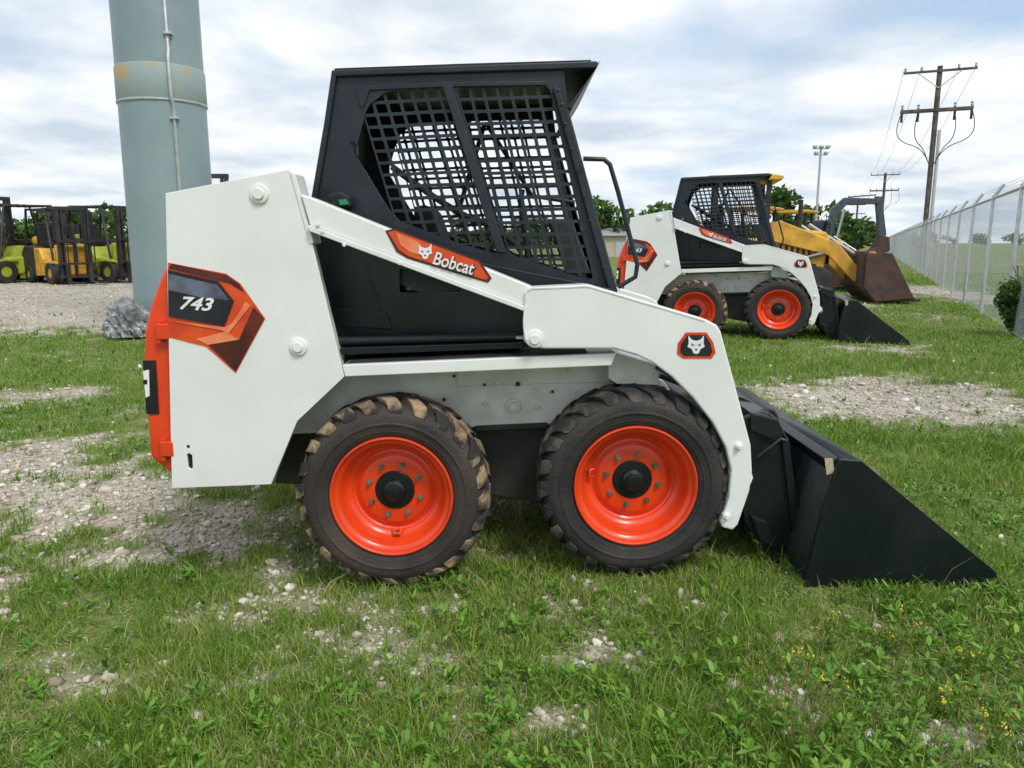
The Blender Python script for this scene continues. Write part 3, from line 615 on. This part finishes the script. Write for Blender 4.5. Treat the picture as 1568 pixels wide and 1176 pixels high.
# ================= chain link fence
FE=empty('chain_link_fence',(8.75,14.36,0)); dv=np.array([.421,.907]); nrm=np.array([dv[1],-dv[0]])
PL=3.05; HF=2.05; V=[];Fs=[]
def bar(a,b,r):
    a=Vector(a);b=Vector(b); d=(b-a).normalized(); u=d.orthogonal().normalized(); w=d.cross(u); s=len(V)
    for p in (a,b):
        for k in range(3): V.append(p+u*r*math.cos(k*2.0944)+w*r*math.sin(k*2.0944))
    for k in range(3): Fs.append((s+k,s+(k+1)%3,s+(k+1)%3+3,s+k+3))
K0,K1=-4,40
def FP(s,z,o=0): return (dv[0]*s+nrm[0]*o,dv[1]*s+nrm[1]*o,z)
s0,s1=K0*PL,K1*PL
s=s0-HF
while s<s1:
    d_far=max(0,s-15); st=.09+.004*d_far; r_=.0015+.00005*d_far
    for sg in (1,-1):
        a,b_=(s,s+HF)
        za,zb=(.05,.05+HF) if sg>0 else (.05+HF,.05)
        lo,hi=max(a,s0),min(b_,s1)
        if hi>lo:
            f0=(lo-a)/HF; f1=(hi-a)/HF
            bar(FP(lo,za+(zb-za)*f0),FP(hi,za+(zb-za)*f1),r_)
    s+=st
mk('wire_mesh',V,Fs,M_wire,FE)
V=[];Fs=[]
for o_,z_ in ((.05,2.20),(.09,2.27),(.13,2.34)): bar(FP(s0,z_,o_),FP(s1,z_,o_),.003)
mk('barbed_wire',V,Fs,M_wire,FE)
tube('top_rail',[FP(s0,2.12),FP(s1,2.12)],.024,M_galv,FE)
for k in range(K0,K1+1):
    tube('post_%d'%(k-K0),[FP(k*PL,-.05),FP(k*PL,2.15),FP(k*PL,2.17,.02),FP(k*PL,2.36,.14)],.03,M_galv,FE)
# ================= utility poles
def upole(name,x,y,h,s=1,two=True,r=.13):
    e_=empty(name,(x,y,0),-.42)
    tube('pole',[(0,0,-.2),(0,0,h)],r,M_wood,e_)
    if two: tube('service_riser',[(.26,-.1,-.2),(.24,-.1,h-3.2)],.085,M_galv,e_)
    boxes('crossarms',[(-2.0*s,2.0*s,-.24*s,-.14*s,h-.32,h-.20),(-2.0*s,2.0*s,-.24*s,-.14*s,h-2.25,h-2.10),(-2.0*s,2.0*s,.12*s,.22*s,h-2.25,h-2.10)],M_wood,e_,.01)
    for k,xx in enumerate((-1.9,-1.0,1.0,1.9)):
        vrev('insulator_%d'%k,[(.03,h-.20),(.07,h-.14),(.04,h-.10),(.07,h-.05),(.02,h+.02)],M_galv,e_,10,(xx*s,-.18*s))
        vrev('insulator_low_%d'%k,[(.03,h-2.1),(.08,h-2.03),(.04,h-1.98),(.08,h-1.9),(.02,h-1.82)],M_galv,e_,10,(xx*s,-.18*s))
        sg=1 if xx>0 else -1
        if two: boxes('arrester_%d'%k,[(xx*s-.06,xx*s+.06,-.34,-.22,h-2.75,h-2.3)],M_blk2,e_,.02)
        tube('jumper_%d'%k,[(xx*s,-.18*s,h-2.2),(xx*s*1.15,-.3,h-2.9),(xx*s*1.05,-.3,h-3.7),(sg*.5*s,-.2,h-4.1),(sg*.15*s,-.2,h-4.9)],.022,M_cond,e_,smooth=True)
    tube('brace_l',[(-1.2*s,-.18,h-.3),(0,-.15,h-1.1)],.025,M_galv,e_); tube('brace_r',[(1.2*s,-.18,h-.3),(0,-.15,h-1.1)],.025,M_galv,e_)
    return e_
P1=(22.1,42.0); P2=(47,100.0); P3=(78,178)
upole('utility_pole',P1[0],P1[1],10.3,.84); upole('utility_pole',P2[0],P2[1],10.0,.84,False,.16); upole('utility_pole',P3[0],P3[1],10.0,.84,False,.2)
PWL=empty('power_lines')
for k,xx in enumerate((-1.6,-.85,.85,1.6)):
    for j,(A,B) in enumerate(((P1,P2),(P2,P3))):
        a=Vector((A[0]+xx,A[1]-.8*xx*.4,10.25)); b_=Vector((B[0]+xx,B[1]-.8*xx*.4,10.0))
        tube('line_%d_%d'%(k,j),[a.lerp(b_,t/10)-Vector((0,0,1.4*4*(t/10)*(1-t/10))) for t in range(11)],.010,M_cond,PWL)
SL=empty('street_lamp',(23.2,60,0))
tube('mast',[(0,0,0),(0,0,8.3)],.09,M_galv,SL); boxes('lamp_rack',[(-.6,.6,-.05,.05,8.25,8.33),(-.5,.5,-.05,.05,7.8,7.88)],M_galv,SL)
boxes('lamp_heads',[(-.62,-.34,-.3,.1,8.33,8.52),(-.14,.14,-.3,.1,8.33,8.52),(.34,.62,-.3,.1,8.33,8.52),(-.5,-.25,-.3,.1,7.88,8.06),(.25,.5,-.3,.1,7.88,8.06)],M_galv,SL,.03)
# ================= forklifts
def xwheel(name,x0,x1,cy,cz,r,parent,mr=M_galv):
    n=28; V=[];Fs=[]
    pr=[(.45*r,x0+.03),(.5*r,x0),(.9*r,x0),(r,x0+.03),(r,x1-.03),(.9*r,x1),(.5*r,x1),(.45*r,x1-.03)]
    for rr,xx in pr:
        for i in range(n): V.append((xx,cy+rr*math.cos(6.28318*i/n),cz+rr*math.sin(6.28318*i/n)))
    for j in range(len(pr)-1):
        for i in range(n):
            a=j*n+i;b_=j*n+(i+1)%n; Fs.append((a,b_,b_+n,a+n))
    mk(name,V,Fs,M_tyre,parent,0,True)
    V=[];Fs=[]
    for xx in (x0+.03,x1-.03):
        s=len(V)
        for i in range(n): V.append((xx,cy+.46*r*math.cos(6.28318*i/n),cz+.46*r*math.sin(6.28318*i/n)))
        Fs.append(tuple(range(s,s+n)))
    mk(name+'_rim',V,Fs,mr,parent)
def forklift(name,x,y,rot,s,mat,mast=2.15,acc=M_orange,cw=None):
    e_=empty(name,(x,y,0),rot,(s,s,s))
    prismX('chassis',[(-.75,.25),(-.75,.62),(-.35,.70),(.0,.70),(.2,1.0),(1.15,1.05),(1.32,.85),(1.32,.3),(1.0,.2)],-.52,.52,mat,e_,.04)
    prismX('counterweight',[(.55,.22),(.55,1.08),(1.2,1.08),(1.42,.9),(1.45,.35),(1.3,.22)],-.56,.56,cw or mat,e_,.06)
    prismX('seat',[(.3,1.05),(.3,1.18),(.8,1.18),(.9,1.65),(1.0,1.65),(1.0,1.05)],-.25,.25,M_dark,e_,.03)
    for i,sx in enumerate((-.48,.48)):
        tube('guard_post_%d'%i,[(sx,-.62,.6),(sx,-.38,2.08),(sx,.95,2.12),(sx,1.2,1.0)],.035,M_blk2,e_)
    boxes('guard_roof',[(-.5,.5,-.42+.2*k,-.36+.2*k,2.08,2.13) for k in range(7)],M_blk2,e_,.005)
    tube('steering_column',[(0,-.5,.7),(0,-.15,1.2)],.03,M_blk2,e_); tube('steering_wheel',[(.16*math.cos(a*.524),-.15+.1*math.sin(a*.524),1.22+.12*math.sin(a*.524)) for a in range(12)],.015,M_blk2,e_,True)
    boxes('mast_channels',[(-.43,-.36,-.98,-.82,.08,mast),(.36,.43,-.98,-.82,.08,mast),(-.33,-.28,-1.0,-.86,.15,mast-.1),(.28,.33,-1.0,-.86,.15,mast-.1),(-.45,.45,-.95,-.85,mast-.10,mast),(-.45,.45,-.95,-.85,mast*.55,mast*.55+.07),(-.03,.03,-.94,-.86,.2,mast*.8)],M_blk2,e_,.008)
    boxes('carriage',[(-.52,.52,-1.08,-1.02,.18,.26),(-.52,.52,-1.08,-1.02,.55,.62)]+[(-.5+.24*k,-.475+.24*k,-1.07,-1.03,.6,1.2) for k in range(5)]+[(-.5,.5,-1.07,-1.03,1.18,1.22)],M_blk2,e_,.005)
    boxes('forks',[(-.36,-.24,-1.13,-1.08,.05,.62),(.24,.36,-1.13,-1.08,.05,.62),(-.36,-.24,-2.1,-1.08,.04,.085),(.24,.36,-2.1,-1.08,.04,.085)],M_blk2,e_,.005)
    boxes('fenders',[(-.6,-.52,-.85,-.2,.58,.66),(.52,.6,-.85,-.2,.58,.66)],mat,e_,.02)
    boxes('dash_cowl',[(-.42,.42,-.72,-.55,.62,1.1)],acc,e_,.04)
    boxes('gas_tank',[(-.3,.3,1.05,1.35,1.08,1.35)],acc,e_,.1)
    for i,(a,b_) in enumerate(((-.60,-.38),(.38,.60))):
        xwheel('front_wheel_%d'%i,a,b_,-.55,.32,.32,e_,mat); xwheel('rear_wheel_%d'%i,a,b_,.95,.26,.26,e_,mat)
    return e_
forklift('forklift',-18.7,27.3,1.15,1.28,M_lime,2.25,M_lime); forklift('forklift',-17.05,26.6,-.45,1.22,M_lime,2.45,M_orange,M_blk2); forklift('forklift',-15.6,27.6,.55,1.2,M_yel,2.1,M_orange)
forklift('forklift',-14.95,25.9,.9,1.14,M_yel,2.15,M_yel,M_blk2); forklift('forklift',-13.75,26.8,1.1,1.2,M_lime,2.05,M_lime); forklift('forklift',-20.8,27.6,.4,1.25,M_yel,2.3)
forklift('forklift',-22.8,27.9,.3,1.25,M_lime,2.3); forklift('forklift',-9.6,26,.1,1.35,M_blk2,2.55); forklift('forklift',-12,29.5,.5,1.2,M_yel,2.1); forklift('forklift',-17.6,31,.9,1.2,M_orange,2.1,M_orange)
# ================= crawler loader
def crawler(name,x,y,rot,s,by=0,bw=1.1,bm_=M_rust):
    e_=empty(name,(x,y,0),rot,(s,s,s))
    for i,(y0,y1) in enumerate(((-.95,-.6),(.6,.95))):
        pts=[]
        for k in range(9): a=math.pi/2+math.pi*k/8; pts.append((-1.2+.38*math.cos(a),.40+.38*math.sin(a)))
        for k in range(9): a=-math.pi/2+math.pi*k/8; pts.append((1.1+.38*math.cos(a),.40+.38*math.sin(a)))
        prismY('track_%d'%i,pts,y0,y1,M_blk2,e_,.02)
        gl=[]
        for k in range(18):
            xx=-1.2+2.3*k/17; gl.append((xx-.02,xx+.02,y0-.01,y1+.01,.77,.82)); gl.append((xx-.02,xx+.02,y0-.01,y1+.01,-.01,.04))
        boxes('grousers_%d'%i,gl,M_rust,e_,.003)
        prismY('track_frame_%d'%i,[(-1.0,.28),(.95,.28),(.95,.5),(-1.0,.5)],y0-.03,y1+.03,M_yel,e_,.02)
    prismY('hood',[(.1,.7),(1.35,.65),(1.45,1.35),(1.35,1.5),(.1,1.62)],-.5,.5,M_yel,e_,.05)
    boxes('hood_grille',[(1.44,1.47,-.4,.4,.8,1.3)],M_blk2,e_)
    boxes('hood_side_vents',[(.4+.12*k,.46+.12*k,-.505,-.5,.95,1.35) for k in range(6)],M_blk2,e_,0)
    prismY('rear_body',[(-1.7,.75),(.12,.7),(.12,1.35),(-.9,1.4),(-1.0,1.7),(-1.65,1.65)],-.62,.62,M_yel,e_,.05)
    prismY('seat',[(-.9,1.4),(-.3,1.4),(-.3,1.55),(-.75,1.6),(-.85,2.1),(-.95,2.1)],-.28,.28,M_dark,e_,.03)
    for i,(a,b_) in enumerate(((-1.0,-.6),(-1.0,.6),(.1,-.6),(.1,.6))): boxes('canopy_post_%d'%i,[(a-.05,a+.05,b_-.05,b_+.05,1.3,2.6)],M_blk2,e_,.01)
    prismY('canopy_roof',[(-1.25,2.58),(.35,2.58),(.38,2.66),(.2,2.70),(-1.15,2.70),(-1.28,2.66)],-.78,.78,M_yel,e_,.02)
    tube('exhaust',[(.9,.2,1.5),(.9,.2,2.2)],.05,M_blk2,e_)
    for i,yy in enumerate((-.60,.50)):
        prismY('lift_arm_%d'%i,[(.1,1.5),(.35,1.75),(1.6,1.25),(2.2,.55+by),(2.15,.35+by),(1.95,.45+by*.9),(1.4,1.0),(.2,1.3)],yy,yy+.1,M_yel,e_,.02)
        tube('lift_ram_%d'%i,[(.5,yy+.05,.8),(1.5,yy+.05,1.1)],.05,M_chrome,e_)
        tube('tilt_ram_%d'%i,[(1.0,yy+.2,1.65),(2.0,yy+.2,1.0+by)],.045,M_chrome,e_)
    sd=[(2.05,1.05+by),(2.55,1.05+by),(3.05,.12+by),(2.3,.05+by),(2.05,.35+by)]
    prismY('bucket_side_l',sd,-bw-.05,-bw,bm_,e_,.01); prismY('bucket_side_r',sd,bw,bw+.05,bm_,e_,.01)
    prismY('bucket_back',[(2.0,1.08+by),(2.12,1.1+by),(2.12,.42+by),(2.34,.13+by),(3.08,.13+by),(3.08,.07+by),(2.3,.03+by),(2.0,.35+by)],-bw,bw,bm_,e_,.01)
    boxes('bucket_teeth',[(3.02,3.2,-bw+.05+.29*k,-bw+.15+.29*k,.05+by,.11+by) for k in range(int(bw*2/.29))],M_rust,e_,.01)
    return e_
crawler('crawler_loader',7.55,23.4,-.62,.88,.05,1.0)
crawler('crawler_loader',5.85,18.6,-.2,1.05)
crawler('crawler_loader',11.4,30.5,-.55,.95,0,1.1,M_yel)
# ================= excavator (boom reaching to the right)
EX=empty('excavator',(14.6,38,0),-.12,(1,1,1))
for i,(y0,y1) in enumerate(((-1.2,-.75),(.75,1.2))):
    pts=[(-1.5+.4*math.cos(math.pi/2+math.pi*k/8),.42+.4*math.sin(math.pi/2+math.pi*k/8)) for k in range(9)]+[(1.5+.4*math.cos(-math.pi/2+math.pi*k/8),.42+.4*math.sin(-math.pi/2+math.pi*k/8)) for k in range(9)]
    prismY('track_%d'%i,pts,y0,y1,M_blk2,EX,.02)
prismY('house',[(-1.6,1.0),(1.0,1.0),(1.0,1.5),(-.2,1.85),(-1.5,1.85),(-1.7,1.6)],-1.1,1.1,M_slate,EX,.06)
prismY('operator_cab',[(-.1,1.3),(1.0,1.3),(1.05,1.9),(.8,2.4),(-.1,2.4)],.2,1.1,M_glass,EX,.05)
prismY('boom',[(.5,1.5),(.8,1.4),(1.0,2.6),(1.4,3.1),(2.9,3.15),(2.95,3.4),(1.3,3.45),(.75,2.95)],-.2,.15,M_slate,EX,.03)
prismY('stick',[(2.7,3.5),(3.0,3.5),(3.35,1.7),(3.2,1.5),(3.0,1.6)],-.15,.1,M_slate,EX,.03)
prismY('bucket',[(3.0,1.7),(3.4,1.6),(3.5,1.0),(3.05,.7),(2.6,.9),(2.85,1.15)],-.4,.35,M_rust,EX,.03)
tube('boom_ram',[(1.0,-.25,1.3),(1.3,-.25,2.9)],.07,M_chrome,EX); tube('stick_ram',[(1.5,0,3.5),(2.75,0,3.6)],.06,M_chrome,EX)
def shed(name,x,y,w,d,h,mat,rot=0):
    e_=empty(name,(x,y,0),rot)
    boxes('walls',[(-w/2,w/2,0,d,0,h)],mat,e_,0)
    prismX('roof',[(-.4,h+.01),(d/2,h+.8),(d+.4,h+.01)],-w/2-.4,w/2+.4,M_roof,e_,0)
    n=max(2,int(w/5)); boxes('doors',[(-w/2+w*(k+.25)/n,-w/2+w*(k+.65)/n,-.05,-.01,0,h*.72) for k in range(n)],M_galv,e_,0)
    boxes('windows',[(-w/2+w*(k+.75)/n,-w/2+w*(k+.88)/n,-.05,-.01,h*.4,h*.65) for k in range(n)],M_glass,e_,0)
shed('metal_warehouse',9.4,76,5.5,7,2.0,M_beige)
# ================= sky and light
w=bpy.data.worlds.new('World'); scene.world=w; w.use_nodes=True; nt=w.node_tree; N=nt.nodes; L=nt.links
bg=N['Background']; sky=N.new('ShaderNodeTexSky'); sky.sky_type='NISHITA'; sky.sun_disc=False
sun_dir=Vector((.34,-.52,.82)).normalized(); el=math.asin(sun_dir.z); az=math.atan2(sun_dir.x,sun_dir.y)
sky.sun_elevation=el; sky.sun_rotation=az; sky.air_density=1.2; sky.dust_density=.4; sky.ozone_density=2
tc=N.new('ShaderNodeTexCoord'); sp_=N.new('ShaderNodeSeparateXYZ'); L.new(tc.outputs['Generated'],sp_.inputs[0])
def mth(op,a,b_=None):
    m=N.new('ShaderNodeMath'); m.operation=op
    for i,q in enumerate((a,b_)):
        if q is None: continue
        if hasattr(q,'links'): L.new(q,m.inputs[i])
        else: m.inputs[i].default_value=q
    return m.outputs[0]
zc=mth('ADD',mth('MAXIMUM',sp_.outputs[2],0.0),.16)
cx=mth('DIVIDE',sp_.outputs[0],zc); cy=mth('DIVIDE',sp_.outputs[1],zc); cb=N.new('ShaderNodeCombineXYZ'); L.new(cx,cb.inputs[0]); L.new(cy,cb.inputs[1])
n1=N.new('ShaderNodeTexNoise'); n1.inputs['Scale'].default_value=.8; n1.inputs['Detail'].default_value=9; n1.inputs['Roughness'].default_value=.52; n1.inputs['Distortion'].default_value=.3; L.new(cb.outputs[0],n1.inputs['Vector'])
n2=N.new('ShaderNodeTexNoise'); n2.inputs['Scale'].default_value=1.6; n2.inputs['Detail'].default_value=9; n2.inputs['Roughness'].default_value=.5
mp=N.new('ShaderNodeMapping'); mp.inputs['Location'].default_value=(4.3,2.1,0); L.new(cb.outputs[0],mp.inputs[0]); L.new(mp.outputs[0],n2.inputs['Vector'])
cr=N.new('ShaderNodeValToRGB'); cr.color_ramp.elements[0].position=.33; cr.color_ramp.elements[1].position=.50; L.new(n1.outputs['Fac'],cr.inputs[0])
cc=N.new('ShaderNodeValToRGB'); cc.color_ramp.elements[0].position=.34; cc.color_ramp.elements[0].color=(6.0,6.9,7.9,1); cc.color_ramp.elements[1].position=.60; cc.color_ramp.elements[1].color=(10.2,10.4,10.6,1); L.new(n2.outputs['Fac'],cc.inputs[0])
blue=N.new('ShaderNodeMix'); blue.data_type='RGBA'; blue.inputs['Factor'].default_value=.75; blue.inputs['B'].default_value=(5.2,6.9,9.2,1); L.new(sky.outputs[0],blue.inputs['A'])
mx=N.new('ShaderNodeMix'); mx.data_type='RGBA'; L.new(cr.outputs[0],mx.inputs['Factor']); L.new(blue.outputs['Result'],mx.inputs['A']); L.new(cc.outputs[0],mx.inputs['B'])
L.new(mx.outputs['Result'],bg.inputs['Color']); bg.inputs['Strength'].default_value=.105
sd=bpy.data.lights.new('sun','SUN'); sd.energy=2.25; sd.angle=math.radians(16); sd.color=(1,.97,.92)
so_=bpy.data.objects.new('sun',sd); so_.rotation_euler=(-sun_dir).to_track_quat('-Z','Y').to_euler(); so_.location=(5,-5,12); link(so_)
cam=bpy.data.cameras.new('camera'); cam.sensor_width=36; cam.lens=36*F/1568; cam.clip_end=6000; cam.clip_start=.05
co=bpy.data.objects.new('camera',cam); co.location=(0,0,H); co.rotation_euler=(math.pi/2-TH,0,0); link(co); scene.camera=co
scene.view_settings.view_transform='Standard'; scene.view_settings.look='None'; scene.view_settings.exposure=0
